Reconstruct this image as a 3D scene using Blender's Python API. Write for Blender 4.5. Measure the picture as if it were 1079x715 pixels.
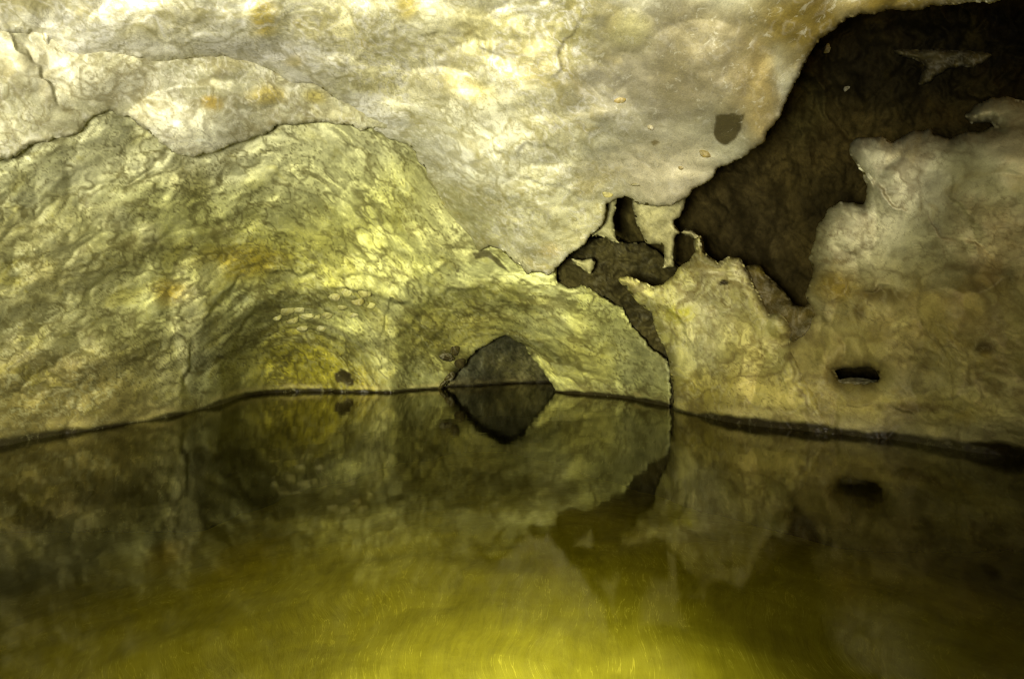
import bpy, math
import numpy as np
from mathutils import Vector, Matrix

for o in list(bpy.data.objects):
    bpy.data.objects.remove(o)
S = bpy.context.scene
COL = S.collection
rad = math.radians

# ------------------------------------------------------------------ camera
PW, PH, F = 1079.0, 715.0, 600.0          # size of the photograph, focal length in its pixels
CAM_H, PITCH = 0.60, math.atan((380 - 357.5) / 600)
cam_d = bpy.data.cameras.new('camera')
cam = bpy.data.objects.new('camera', cam_d)
COL.objects.link(cam)
cam_d.sensor_width = 36.0
cam_d.lens = 36.0 * F / PW
cam_d.clip_start, cam_d.clip_end = 0.02, 500
cam.location = (0, 0, CAM_H)
cam.rotation_euler = (rad(90) + PITCH, 0, 0)
S.camera = cam

# ------------------------------------------------------------------ world and lamps
W = bpy.data.worlds.new('World')
S.world = W
W.use_nodes = True
nt = W.node_tree
sky = nt.nodes.new('ShaderNodeTexSky')
sky.sky_type = 'NISHITA'
sky.sun_disc = False
sky.sun_elevation, sky.sun_rotation = rad(12), rad(180)
nt.links.new(sky.outputs[0], nt.nodes['Background'].inputs['Color'])
nt.nodes['Background'].inputs['Strength'].default_value = 0.05

def spot(name, loc, target, watts, cone, blend, color, size=0.06):
    d = bpy.data.lights.new(name, 'SPOT')
    d.energy, d.spot_size, d.spot_blend, d.color, d.shadow_soft_size = watts, rad(cone), blend, color, size
    o = bpy.data.objects.new(name, d)
    o.location = loc
    o.rotation_euler = (Vector(target) - Vector(loc)).to_track_quat('-Z', 'Y').to_euler()
    COL.objects.link(o)
    return o
# unseen spot lamps near the tripod, put there to light the cave
spot('near_spot', (-0.62, -0.55, 0.38), (-1.45, 5.0, 2.75), 2250, 116, 1.0, (1.0, 0.965, 0.80), 0.30)
spot('far_spot', (-0.75, -0.2, 0.36), (-0.65, 9.5, 1.2), 3700, 50, 1.0, (1.0, 0.985, 0.64), 0.22)
spot('bed_spot', (0.14, 0.22, 0.95), (0.12, 1.56, -0.55), 660, 48, 1.0, (1.0, 0.99, 0.50), 0.10)

V = S.view_settings
V.view_transform, V.look, V.gamma, V.use_curve_mapping = 'Standard', 'None', 1.0, False
V.exposure = 0.0
S.cycles.max_bounces = 5
S.cycles.diffuse_bounces = 2
S.cycles.glossy_bounces = 2
S.cycles.transparent_max_bounces = 8
S.cycles.use_denoising = True
S.cycles.pixel_filter_type = 'BLACKMAN_HARRIS'
S.cycles.filter_width = 1.1

# ------------------------------------------------------------------ noise
_rng = np.random.RandomState(7)
_perm = _rng.permutation(4096).astype(np.int64)
_grad = _rng.normal(size=(4096, 3))
_grad /= np.linalg.norm(_grad, axis=1)[:, None]
_cellr = _rng.random_sample((4096, 4))

def _hash(i, j, k):
    return _perm[(_perm[(_perm[i & 4095] + j) & 4095] + k) & 4095]

def perlin(p):
    pi = np.floor(p).astype(np.int64)
    f = p - pi
    u = f * f * f * (f * (f * 6 - 15) + 10)
    out = 0
    for a in (0, 1):
        wa = u[:, 0] if a else 1 - u[:, 0]
        for b in (0, 1):
            wb = u[:, 1] if b else 1 - u[:, 1]
            for c in (0, 1):
                wc = u[:, 2] if c else 1 - u[:, 2]
                g = _grad[_hash(pi[:, 0] + a, pi[:, 1] + b, pi[:, 2] + c)]
                d = g[:, 0] * (f[:, 0] - a) + g[:, 1] * (f[:, 1] - b) + g[:, 2] * (f[:, 2] - c)
                out = out + wa * wb * wc * d
    return out * 1.5

def fbm(p, octv=4, gain=0.5, lac=2.03):
    s, a, t = 0, 1.0, 0
    for i in range(octv):
        s = s + a * perlin(p * lac ** i + 17.3 * i)
        t += a
        a *= gain
    return s / t

def ridged(p, octv=4, gain=0.55, lac=2.1):
    s, a, t = 0, 1.0, 0
    for i in range(octv):
        s = s + a * (1 - np.abs(perlin(p * lac ** i + 31.7 * i)) * 2.0)
        t += a
        a *= gain
    return s / t

def worley(p):
    """F1, F2 and a random value of the nearest cell"""
    pi = np.floor(p).astype(np.int64)
    f1 = np.full(len(p), 9.0)
    f2 = np.full(len(p), 9.0)
    rid = np.zeros(len(p))
    for a in (-1, 0, 1):
        for b in (-1, 0, 1):
            for c in (-1, 0, 1):
                ci = pi + np.array((a, b, c))
                r = _cellr[_hash(ci[:, 0], ci[:, 1], ci[:, 2])]
                d = np.sqrt(((ci + r[:, :3] - p) ** 2).sum(1))
                closer = d < f1
                f2 = np.where(closer, f1, np.minimum(f2, d))
                rid = np.where(closer, r[:, 3], rid)
                f1 = np.where(closer, d, f1)
    return f1, f2, rid

def sstep(a, b, x):
    t = np.clip((x - a) / (b - a), 0, 1)
    return t * t * (3 - 2 * t)

# ------------------------------------------------------------------ survey geometry
CP, SP = math.cos(PITCH), math.sin(PITCH)

def world(x, y, Y):
    """a surveyed bearing (x, y) and its distance Y along the cave -> metres"""
    dx, dz = (x - (PW - 1) / 2) / F, -(y - (PH - 1) / 2) / F
    s = Y / (CP - dz * SP)
    return np.stack([s * dx, s * (CP - dz * SP), CAM_H + s * (SP + dz * CP)], -1)

def waterY(y):
    dz = -(y - (PH - 1) / 2) / F
    return CAM_H * (CP - dz * SP) / -(SP + dz * CP)

class Depth:
    """thin plate spline of 1/distance: planes stay planes"""
    def __init__(self, pts):
        P = np.array(pts, float)
        self.c = P[:, :2] / 100
        n = len(P)
        K = self._k(self.c, self.c) + 1e-4 * np.eye(n)
        A = np.zeros((n + 3, n + 3))
        A[:n, :n] = K
        A[:n, n] = 1
        A[:n, n + 1:] = self.c
        A[n:, :n] = A[:n, n:].T
        self.w = np.linalg.solve(A, np.r_[1 / P[:, 2], 0, 0, 0])
    @staticmethod
    def _k(a, b):
        r2 = ((a[:, None] - b[None]) ** 2).sum(-1)
        return np.where(r2 > 0, 0.5 * r2 * np.log(np.maximum(r2, 1e-12)), 0)
    def __call__(self, x, y):
        q = np.stack([x, y], -1) / 100
        n = len(self.c)
        v = self._k(q, self.c) @ self.w[:n] + self.w[n] + q @ self.w[n + 1:]
        return 1 / np.clip(v, 1 / 24.0, 1 / 1.1)

def poly_sd(x, y, poly):
    """signed distance to a closed outline, positive inside"""
    P = np.array(poly, float)
    d2 = np.full(x.shape, 1e12)
    ins = np.zeros(x.shape, bool)
    for (ax, ay), (bx, by) in zip(P, np.roll(P, -1, 0)):
        ex, ey = bx - ax, by - ay
        t = np.clip(((x - ax) * ex + (y - ay) * ey) / (ex * ex + ey * ey + 1e-9), 0, 1)
        d2 = np.minimum(d2, (x - ax - t * ex) ** 2 + (y - ay - t * ey) ** 2)
        c = (ay > y) != (by > y)
        with np.errstate(divide='ignore', invalid='ignore'):
            c &= x < (bx - ax) * (y - ay) / (by - ay) + ax
        ins ^= c
    return np.where(ins, 1, -1) * np.sqrt(d2)

def line_sd(x, y, line):
    """distance to an open polyline, positive on its left (up, for a line running right)"""
    P = np.array(line, float)
    d2 = np.full(x.shape, 1e12)
    sg = np.ones(x.shape)
    tt = np.zeros(x.shape)
    for k in range(len(P) - 1):
        (ax, ay), (bx, by) = P[k], P[k + 1]
        ex, ey = bx - ax, by - ay
        t = np.clip(((x - ax) * ex + (y - ay) * ey) / (ex * ex + ey * ey + 1e-9), 0, 1)
        dd = (x - ax - t * ex) ** 2 + (y - ay - t * ey) ** 2
        c = dd < d2
        d2 = np.where(c, dd, d2)
        sg = np.where(c, np.where((x - ax) * ey - (y - ay) * ex >= 0, 1, -1), sg)
        tt = np.where(c, (k + t) / (len(P) - 1), tt)
    return sg * np.sqrt(d2), tt

def lip(line, amount, fall=25, back=14, soft=5):
    """the rock on the left of the line overhangs the rock on its right; the edge wanders and fades in places"""
    amount, fall = amount * 0.75, fall * 1.25
    def f(x, y, n):
        w = np.stack([x / 13, y / 13, np.full_like(x, line[0][0] * 0.37)], -1)
        wx, wy = perlin(w), perlin(w + 5.5)
        d, t = line_sd(x + n[0] * 16 + wx * 4, y + n[1] * 16 + wy * 4, line)
        e = np.sin(np.pi * np.clip(t, 0.0, 1)) ** 0.6 * sstep(-0.45, 0.25, perlin(w * 0.35 + 2.2))
        up = np.where(d > 0, np.exp(-d / fall) * sstep(0, soft, d), 0)
        dn = np.where(d <= 0, np.exp(d / back), 1 - sstep(0, soft, d))
        return e * amount * (-up + 0.5 * dn)
    return f

def dome(cx, cy, rx, ry, amount, power=1.0, rot=0):
    """a swelling (amount < 0: a hollow)"""
    ca, sa = math.cos(rot), math.sin(rot)
    def f(x, y, n):
        u, v = (x - cx + n[0] * 3), (y - cy + n[1] * 3)
        u, v = (u * ca + v * sa) / rx, (-u * sa + v * ca) / ry
        r2 = u * u + v * v
        return -amount * np.clip(1 - r2, 0, 1) ** power
    return f

# ------------------------------------------------------------------ materials
class NT:
    def __init__(self, name):
        self.m = bpy.data.materials.new(name)
        self.m.use_nodes = True
        self.t = self.m.node_tree
        self.t.nodes.clear()
        self.out = self.t.nodes.new('ShaderNodeOutputMaterial')
    def n(self, kind, ins=None, **props):
        nd = self.t.nodes.new('ShaderNode' + kind)
        for k, v in props.items():
            setattr(nd, k, v)
        for k, v in (ins or {}).items():
            self.put(nd.inputs[k], v)
        return nd
    def put(self, sock, v):
        if isinstance(v, bpy.types.NodeSocket):
            self.t.links.new(v, sock)
        else:
            sock.default_value = v
    def math(self, op, a, b=0.0, c=0.0, clamp=False):
        nd = self.n('Math', {0: a, 1: b, 2: c}, operation=op, use_clamp=clamp)
        return nd.outputs[0]
    def vmath(self, op, a, b):
        nd = self.n('VectorMath', {0: a, 1: b}, operation=op)
        return nd.outputs[0]
    def ramp(self, v, lo, hi):
        nd = self.n('MapRange', {'Value': v, 'From Min': lo, 'From Max': hi}, interpolation_type='SMOOTHSTEP')
        return nd.outputs[0]
    def mix(self, f, a, b, blend='MIX'):
        nd = self.n('Mix', None, data_type='RGBA', blend_type=blend)
        self.put(nd.inputs[0], f)
        for i, v in ((6, a), (7, b)):
            self.put(nd.inputs[i], v if isinstance(v, bpy.types.NodeSocket) else (*v, 1.0))
        return nd.outputs[2]
    def noise(self, vec, scale, detail=4, rough=0.55, dist=0.0):
        nd = self.n('TexNoise', {'Vector': vec, 'Scale': scale, 'Detail': detail, 'Roughness': rough, 'Distortion': dist})
        return nd

def rock_material(name, crack=0.5, mottle=0.5, bump=0.6, gloss=0.62, scale=1.0, crack_col=(0.07, 0.06, 0.02), pale_col=(0.75, 0.72, 0.52), pale=0.3, spec=0.3):
    m = NT(name)
    q = m.n('Attribute', attribute_name='rock_space').outputs['Vector']
    tint = m.n('Attribute', attribute_name='pigment').outputs['Color']
    n2 = m.noise(q, 13.0 * scale, 5, 0.68, 0.5)
    n3 = m.noise(q, 75.0 * scale, 3, 0.7)
    v = m.math('ADD', m.math('MULTIPLY', m.math('SUBTRACT', n2.outputs['Fac'], 0.5), 1.2),
               m.math('MULTIPLY', m.math('SUBTRACT', n3.outputs['Fac'], 0.5), 1.5))
    v = m.math('ADD', m.math('MULTIPLY', v, mottle), 1.0)
    col = m.mix(1.0, tint, m.n('CombineColor', {0: v, 1: v, 2: v}).outputs[0], 'MULTIPLY')
    rd = m.math('ABSOLUTE', m.math('SUBTRACT', n2.outputs['Fac'], 0.47))
    sep = m.n('SeparateColor', {0: n2.outputs['Color']})
    cf = m.math('SUBTRACT', 1.0, m.ramp(rd, 0.0, 0.022))
    cf = m.math('MULTIPLY', m.math('MULTIPLY', cf, m.ramp(sep.outputs[1], 0.46, 0.6)), crack)
    col = m.mix(cf, col, crack_col)
    pf = m.math('MULTIPLY', m.ramp(sep.outputs[2], 0.57, 0.68), pale)
    col = m.mix(pf, col, pale_col)
    h = m.math('ADD', m.math('MULTIPLY', n2.outputs['Fac'], 1.0), m.math('MULTIPLY', n3.outputs['Fac'], 0.30))
    h = m.math('SUBTRACT', h, m.math('MULTIPLY', cf, 0.3))
    bp = m.n('Bump', {'Height': h, 'Strength': bump, 'Distance': 0.035})
    wet = m.n('Attribute', attribute_name='wet').outputs['Fac']
    ro = m.math('SUBTRACT', gloss, m.math('MULTIPLY', wet, gloss - 0.45))
    bs = m.n('BsdfPrincipled', {'Base Color': col, 'Roughness': ro, 'Normal': bp.outputs[0], 'Specular IOR Level': spec})
    m.t.links.new(bs.outputs[0], m.out.inputs['Surface'])
    return m.m

MAT = dict(
    ceiling=rock_material('calcite_ceiling_rock', crack=0.55, mottle=0.6, bump=0.16, crack_col=(0.22, 0.19, 0.07), pale=0.35, pale_col=(0.80, 0.78, 0.62)),
    wall=rock_material('scalloped_limestone', crack=0.4, mottle=0.42, bump=0.16, crack_col=(0.11, 0.095, 0.025), pale=0.22, pale_col=(0.58, 0.56, 0.28)),
    right=rock_material('smooth_limestone', crack=0.4, mottle=0.4, bump=0.15, crack_col=(0.12, 0.085, 0.03), pale=0.12, pale_col=(0.5, 0.47, 0.25)),
    dark=rock_material('dark_manganese_rock', crack=0.2, mottle=0.6, bump=0.08, gloss=0.88, spec=0.08, crack_col=(0.010, 0.008, 0.003), pale=0.05, pale_col=(0.10, 0.08, 0.03)),
    tunnel=rock_material('damp_green_rock', crack=0.6, mottle=0.9, bump=0.8, crack_col=(0.03, 0.028, 0.01), pale=0.2, pale_col=(0.3, 0.28, 0.12)),
    wetrock=rock_material('wet_brown_flowstone', crack=0.3, mottle=0.6, bump=0.9, gloss=0.22, crack_col=(0.03, 0.02, 0.006), pale=0.25, pale_col=(0.22, 0.18, 0.05)),
)

# ------------------------------------------------------------------ mesh helpers
def finish(name, verts, faces, mat, attrs, parent=None, smooth=True):
    me = bpy.data.meshes.new(name)
    fa = np.asarray(faces, np.int32)
    k = fa.shape[1]
    me.vertices.add(len(verts))
    me.vertices.foreach_set('co', np.asarray(verts, np.float32).ravel())
    me.loops.add(fa.size)
    me.loops.foreach_set('vertex_index', fa.ravel())
    me.polygons.add(len(fa))
    me.polygons.foreach_set('loop_start', np.arange(0, fa.size, k, dtype=np.int32))
    me.polygons.foreach_set('use_smooth', np.full(len(fa), smooth))
    me.update(calc_edges=True)
    me.validate()
    for key, val in attrs.items():
        if key == 'pigment':
            a = me.attributes.new(key, 'FLOAT_COLOR', 'POINT')
            a.data.foreach_set('color', np.c_[val, np.ones(len(val))].astype(np.float32).ravel())
        elif key == 'wet':
            a = me.attributes.new(key, 'FLOAT', 'POINT')
            a.data.foreach_set('value', val.astype(np.float32))
        else:
            a = me.attributes.new(key, 'FLOAT_VECTOR', 'POINT')
            a.data.foreach_set('vector', val.astype(np.float32).ravel())
    me.materials.append(mat)
    o = bpy.data.objects.new(name, me)
    COL.objects.link(o)
    if parent is not None:
        o.parent = parent
    return o

def tag(o, label=None, cat=None, group=None, kind=None):
    if label: o['label'] = label
    if cat: o['category'] = cat
    if group: o['group'] = group
    if kind or cat == 'cave wall': o['kind'] = kind or 'thing'
    return o

def axis(lo, hi, step, a, b, coarse):
    core = np.arange(max(lo, a), min(hi, b) + 1e-6, step)
    pre = np.arange(lo, max(lo, a) - 1e-6, coarse) if lo < a else np.zeros(0)
    post = np.arange(core[-1] + coarse, hi + coarse, coarse) if hi > b else np.zeros(0)
    return np.r_[pre, core, post]

def rockspace(P):
    Y = np.maximum(P[:, 1:2], 0.5)
    return P * (5.0 / Y) ** 0.45

SURVEY = {}

def on(key, x, y):
    """distance of a built rock face along a bearing"""
    X, Yp, Y = SURVEY[key]
    i = np.argsort((X - x) ** 2 + (Yp - y) ** 2)[:12]
    return float(np.median(Y[i]))

def lump(name, x, y, Y, size, mat, rgb, rough=0.25, rot=(0, 0, 0), seed=0, flat=0.0, parent=None, detail=5, **kw):
    """a knob or boulder of rock: sizes in metres (across, deep, high)"""
    import bmesh
    bm = bmesh.new()
    bmesh.ops.create_icosphere(bm, subdivisions=detail, radius=1.0)
    V_ = np.array([v.co for v in bm.verts])
    F_ = np.array([[v.index for v in f.verts] for f in bm.faces])
    bm.free()
    o3 = seed * 11.3
    r = 1 + rough * 1.2 * fbm(V_ * 1.1 + o3, 3) + rough * 0.5 * (ridged(V_ * 1.9 + o3, 3) - 0.4) + rough * 0.25 * fbm(V_ * 6 + o3, 3)
    if flat:
        # broken faces: cut by a few random planes
        rs = np.random.RandomState(seed + 5)
        for _ in range(9):
            nrm = rs.normal(size=3); nrm /= np.linalg.norm(nrm)
            dd = V_ @ nrm
            r = np.where(dd * r > 1 - flat, (1 - flat) / np.maximum(dd, 0.2), r)
    from mathutils import Euler
    M = np.array(Euler([rad(a_) for a_ in rot]).to_matrix())
    V_ = (V_ * r[:, None]) * np.array(size)
    V_ = V_ @ M.T
    c = world(np.array([float(x)]), np.array([float(y)]), np.array([Y]))[0]
    P = V_ + c
    q = rockspace(P)
    pk = dict(cell=0.3, line=0.4, vein=0.3, ochre=0.25, grit=0.4, seed=seed, cells=5.0)
    pk.update(kw)
    col = np.clip(limestone(np.tile(np.array(rgb), (len(P), 1)), None, None, q, q, **pk), 0.003, 0.9)
    ob = finish(name, V_, F_, mat, dict(pigment=col, wet=np.zeros(len(P)), rock_space=q))
    ob.location = Vector(c)
    if parent is not None:
        ob.parent = parent
        ob.matrix_parent_inverse = Matrix.Identity(4)
        ob.location = Vector(c) - parent.location
    return ob

def sheet(name, box, depth, mat, pigment, outline=None, holes=(), feats=(), relief=None, jag=(3.0, 1.5),
          roll=(14, 0.12), skirt=((2, .08), (6, .3), (14, .8)), step=1.5, parent=None, wet_shade_line=True, seed=0):
    """a rock face surveyed by bearing and distance, its rims rolled back and given thickness"""
    x0, x1, y0, y1 = box
    xs, ys = axis(x0, x1, step, -20, 1099, 5), axis(y0, y1, step, -20, 735, 5)
    X, Yp = np.meshgrid(xs, ys)
    shp = X.shape
    x, y = X.ravel().copy(), Yp.ravel().copy()
    p2 = lambda s, o: np.stack([x / s + o, y / s - o, np.full_like(x, seed * 3.7 + o)], -1)
    n = (fbm(p2(30, 1.3), 3), fbm(p2(30, 7.9), 3))
    if outline is not None:
        sd = poly_sd(x, y, outline)
        for h in holes:
            sd = np.minimum(sd, -poly_sd(x, y, h))
        if jag[0] or jag[1]:
            sd = sd + jag[0] * perlin(p2(22, 3.1)) + jag[1] * (perlin(p2(8, 5.7)) + 0.6 * perlin(p2(3.6, 9.7)))
        g = np.gradient(sd.reshape(shp), ys, xs)
        gx, gy = g[1].ravel(), g[0].ravel()
        gl = np.hypot(gx, gy) + 1e-6
        near = np.abs(sd) < 0.62 * step
        m = np.clip(np.abs(sd), 0, step) * np.sign(sd)
        x = np.where(near, x - m * gx / gl, x)
        y = np.where(near, y - m * gy / gl, y)
        gx, gy = gx / gl, gy / gl
        keep = (sd > 0) | near
        rim = np.where(near, 0, np.maximum(sd, 0))
    else:
        keep = np.ones(x.shape, bool)
        rim = np.full(x.shape, 1e3)
        gx = gy = np.zeros(x.shape)
    # faces
    idx = np.arange(x.size).reshape(shp)
    a, b, c, d = idx[:-1, :-1].ravel(), idx[:-1, 1:].ravel(), idx[1:, 1:].ravel(), idx[1:, :-1].ravel()
    tri = np.concatenate([np.stack([a, d, c], -1), np.stack([a, c, b], -1)])
    tri = tri[keep[tri].all(1)]
    used = np.unique(tri)
    remap = np.full(x.size, -1)
    remap[used] = np.arange(used.size)
    tri = remap[tri]
    x, y, rim, gx, gy = x[used], y[used], rim[used], gx[used], gy[used]
    n = (n[0][used], n[1][used])
    Y = depth(x, y)
    base = world(x, y, Y)
    for f in feats:
        Y = Y + f(x, y, n)
    if relief is not None:
        Y = Y + relief(x, y, rockspace(base), base, n)
    t = np.clip(rim / roll[0], 0, 1)
    Y = Y + roll[1] * (1 - np.sqrt(np.clip(1 - (1 - t) ** 2, 0, 1)))
    P = world(x, y, Y)
    SURVEY[name + str(seed)] = (x.copy(), y.copy(), Y.copy())
    q = rockspace(base)
    col = np.clip(pigment(x, y, q, P), 0.003, 0.9)
    wet = np.zeros(len(x))
    if wet_shade_line:
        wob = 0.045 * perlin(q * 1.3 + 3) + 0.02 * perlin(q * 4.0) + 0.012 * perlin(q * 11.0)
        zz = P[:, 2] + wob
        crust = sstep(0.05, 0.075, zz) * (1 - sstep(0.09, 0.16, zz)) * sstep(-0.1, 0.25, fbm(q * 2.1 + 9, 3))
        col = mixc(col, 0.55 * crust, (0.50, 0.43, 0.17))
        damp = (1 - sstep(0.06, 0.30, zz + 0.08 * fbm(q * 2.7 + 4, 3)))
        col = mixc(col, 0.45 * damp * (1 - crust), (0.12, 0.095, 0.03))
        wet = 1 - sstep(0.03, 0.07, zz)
        col = col * (1 - wet[:, None]) + wet[:, None] * np.array((0.024, 0.019, 0.007))  # wet rock at the waterline, painted near black as undercut shadow too
    # thickness: the open rim turns back into the rock
    if outline is not None and skirt:
        e = np.concatenate([tri[:, [0, 1]], tri[:, [1, 2]], tri[:, [2, 0]]])
        key = np.sort(e, 1)
        key = key[:, 0] * len(x) + key[:, 1]
        uq, inv, cnt = np.unique(key, return_inverse=True, return_counts=True)
        be = e[cnt[inv] == 1]
        be = be[(rim[be] < 3 * step).all(1)]
        rv = np.unique(be)
        rm = np.full(len(x), -1)
        rm[rv] = np.arange(rv.size)
        prev = None
        allP, alltri, allq, allc, allw = [P], [tri], [q], [col], [wet]
        off = len(x)
        cur = be.copy()
        for (inn, dep) in skirt:
            ps = world(x[rv] + gx[rv] * inn, y[rv] + gy[rv] * inn, Y[rv] + dep)
            new = rm[be] + off
            alltri.append(np.stack([cur[:, 1], cur[:, 0], new[:, 0]], -1))
            alltri.append(np.stack([cur[:, 1], new[:, 0], new[:, 1]], -1))
            allP.append(ps); allq.append(rockspace(ps)); allc.append(col[rv]); allw.append(wet[rv])
            cur = new
            off += len(rv)
        P, tri, q, col, wet = (np.concatenate(v) for v in (allP, alltri, allq, allc, allw))
    return finish(name, P, tri, mat, dict(pigment=col, wet=wet, rock_space=q), parent)

def mixc(c, a, rgb):
    return c * (1 - a[:, None]) + a[:, None] * np.asarray(rgb)

def limestone(c, x, y, q, k, cell=0.5, line=0.5, vein=0.4, ochre=0.4, grit=0.4, seed=0, cells=4.0, tone=1.0, line2=1.0,
              line_col=(0.10, 0.085, 0.025), vein_col=(0.76, 0.73, 0.52), ochre_col=(0.42, 0.31, 0.02)):
    """what the rock is stained and grown over with: pale scales outlined by thin dark seams, calcite threads, ochre, grit"""
    wv = np.stack([fbm(k * 1.4 + seed, 4), fbm(k * 1.4 + seed + 4, 4), fbm(k * 1.4 + seed + 8, 4)], -1)
    wf = np.stack([fbm(k * 6 + seed, 3), fbm(k * 6 + seed + 4, 3), fbm(k * 6 + seed + 8, 3)], -1)
    big = fbm(k * 0.9 + seed + 2, 3)
    # tone
    c = c * (1 + tone * fbm((k + wv * 0.6) * 1.5 + 3 + seed, 5, 0.6))[:, None]
    # scales
    f1, f2, r = worley((k + wv * 0.55 + wf * 0.10) * cells)
    m1 = sstep(-0.25, 0.25, big)
    c = c * (1 + cell * m1 * (r - 0.45) * 1.2 * sstep(0.0, 0.2, f2 - f1))[:, None]
    seam = (1 - sstep(0.02, 0.17, f2 - f1)) * sstep(-0.32, 0.08, fbm(k * 1.9 + seed + 11, 3)) * line
    f1, f2, r = worley((k + wv * 0.8 + wf * 0.2) * cells * 2.3 + 7)
    c = c * (1 + cell * (r - 0.45) * 0.8 * sstep(0.0, 0.2, f2 - f1))[:, None]
    seam2 = (1 - sstep(0.02, 0.24, f2 - f1)) * sstep(-0.18, 0.15, fbm(k * 2.3 + seed + 21, 3)) * line * 0.8 * line2
    # ochre
    o = sstep(0.10, 0.42, fbm((k + wv * 0.8) * 1.1 + seed + 31, 5, 0.6)) * ochre
    c = mixc(c, o, ochre_col)
    o2 = sstep(0.22, 0.45, fbm((k + wv * 0.5) * 4.0 + seed + 37, 4, 0.6)) * ochre
    c = mixc(c, o2, np.asarray(ochre_col) * 0.8)
    # threads
    t = np.abs(perlin((k + wv * 1.1 + wf * 0.12) * 3.1 + seed + 41))
    c = mixc(c, (1 - sstep(0.01, 0.12, t)) * sstep(-0.25, 0.12, fbm(k * 1.3 + seed + 47, 3)) * vein, vein_col)
    t = np.abs(perlin((k + wv * 0.9 + wf * 0.2) * 7.5 + seed + 51))
    c = mixc(c, (1 - sstep(0.02, 0.20, t)) * sstep(-0.2, 0.12, fbm(k * 1.7 + seed + 57, 3)) * vein * 0.8, vein_col)
    c = mixc(c, seam, line_col)
    c = mixc(c, seam2, line_col)
    # thin dark joints and grit
    t = np.abs(perlin((k + wv * 1.3 + wf * 0.25) * 4.3 + seed + 61))
    c = mixc(c, (1 - sstep(0.01, 0.085, t)) * sstep(-0.2, 0.10, fbm(k * 1.5 + seed + 67, 3)) * line, line_col)
    t = np.abs(perlin((k + wv * 1.6 + wf * 0.15) * 2.0 + seed + 91))
    c = mixc(c, (1 - sstep(0.005, 0.045, t)) * sstep(-0.15, 0.15, fbm(k * 1.2 + seed + 97, 3)) * line, line_col)
    gr = sstep(0.14, 0.36, fbm((k + wf * 0.1) * 8 + seed + 71, 4, 0.7)) * sstep(-0.2, 0.15, fbm(k * 1.1 + seed + 77, 3)) * grit
    return mixc(c, gr, line_col)

def iso(x, y, q):
    return q

def arcs(cx, cy, r0, r1, dr, a0, a1, rgb, al, sx=1.0, sy=1.0, seed=0):
    """thin nested seams round an alcove, each starting and ending where it likes"""
    rs = np.random.RandomState(seed)
    out, r = [], r0
    while r < r1:
        for _ in range(2):
            b0 = rs.uniform(a0, a1 - 25)
            b1 = min(a1, b0 + rs.uniform(25, 70))
            rr = r + rs.uniform(-3, 3)
            A_ = np.radians(np.linspace(b0, b1, 9))
            e = rs.uniform(-0.06, 0.06)
            out.append(([(cx + sx * rr * (1 + e * k / 8) * math.cos(t), cy + sy * rr * (1 + e * k / 8) * math.sin(t)) for k, t in enumerate(A_)], rs.uniform(1.2, 2.2), rgb, al * rs.uniform(0.6, 1)))
        r += dr
    return out

def paint(base, spots, soft=1.0, polys=(), frame=iso, hue=(1, 1, 1), bands=(), fade=None, **kw):
    """rock colour: a base, large stained areas with ragged borders, then the fine pattern"""
    base = np.array(base)
    def f(x, y, q, P):
        w = 26 * fbm(q * 1.6 + 5.5, 4) * soft
        w2 = 26 * fbm(q * 1.6 + 15.5, 4) * soft
        c = np.tile(base, (len(x), 1))
        for (cx, cy, rx, ry, rgb, al) in spots:
            sm = min(1.0, min(rx, ry) / 40)
            r = np.hypot((x + w * 1.6 * sm - cx) / rx, (y + w2 * 1.6 * sm - cy) / ry)
            a = al * (1 - sstep(0.35, 1.30, r))
            c = mixc(c, a, rgb)
        for (line, wd, rgb, al) in bands:
            d, t = line_sd(x + w * 0.45, y + w2 * 0.45, line)
            c = mixc(c, al * np.exp(-(d / (1.25 * wd)) ** 2) * sstep(-0.9, -0.1, w / 26) * np.sin(np.pi * np.clip(t, 0.001, 0.999)) ** 0.4, rgb)
        d_ = limestone(c, x, y, q, frame(x, y, q), **kw)
        if fade is not None:
            d_ = mixc(d_, fade(x + w, y + w2), 0.0) + c * (1 + 0.35 * fbm(q * 1.7 + 8, 4))[:, None] * fade(x + w, y + w2)[:, None]
        c = d_ * np.asarray(hue)
        for (pts, rgb, al, jag) in polys:
            d = poly_sd(x, y, pts) + jag * fbm(np.stack([x / 9, y / 9, x * 0 + 3], -1), 4)
            c = mixc(c, al * sstep(-1.2, 1.2, d), np.asarray(rgb)) * 1.0
        return c
    return f

# ================================================================== the setting
def grid_mesh(name, xs, ys, zf, mat, attrs=None):
    X, Y = np.meshgrid(xs, ys)
    x, y = X.ravel(), Y.ravel()
    z = zf(x, y)
    P = np.stack([x, y, z], -1)
    idx = np.arange(x.size).reshape(X.shape)
    f = np.stack([idx[:-1, :-1].ravel(), idx[:-1, 1:].ravel(), idx[1:, 1:].ravel(), idx[1:, :-1].ravel()], -1)
    return finish(name, P, f, mat, attrs(P) if attrs else {})

def bed_z(x, y):
    p = np.stack([x, y, x * 0], -1)
    d = np.hypot((x - 0.15) / 1.3, (y - 1.6) / 1.9)
    return -0.42 - 0.75 * sstep(0.2, 4.0, d) + 0.05 * fbm(p * 1.1, 4) + 0.02 * fbm(p * 5, 3)

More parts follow.
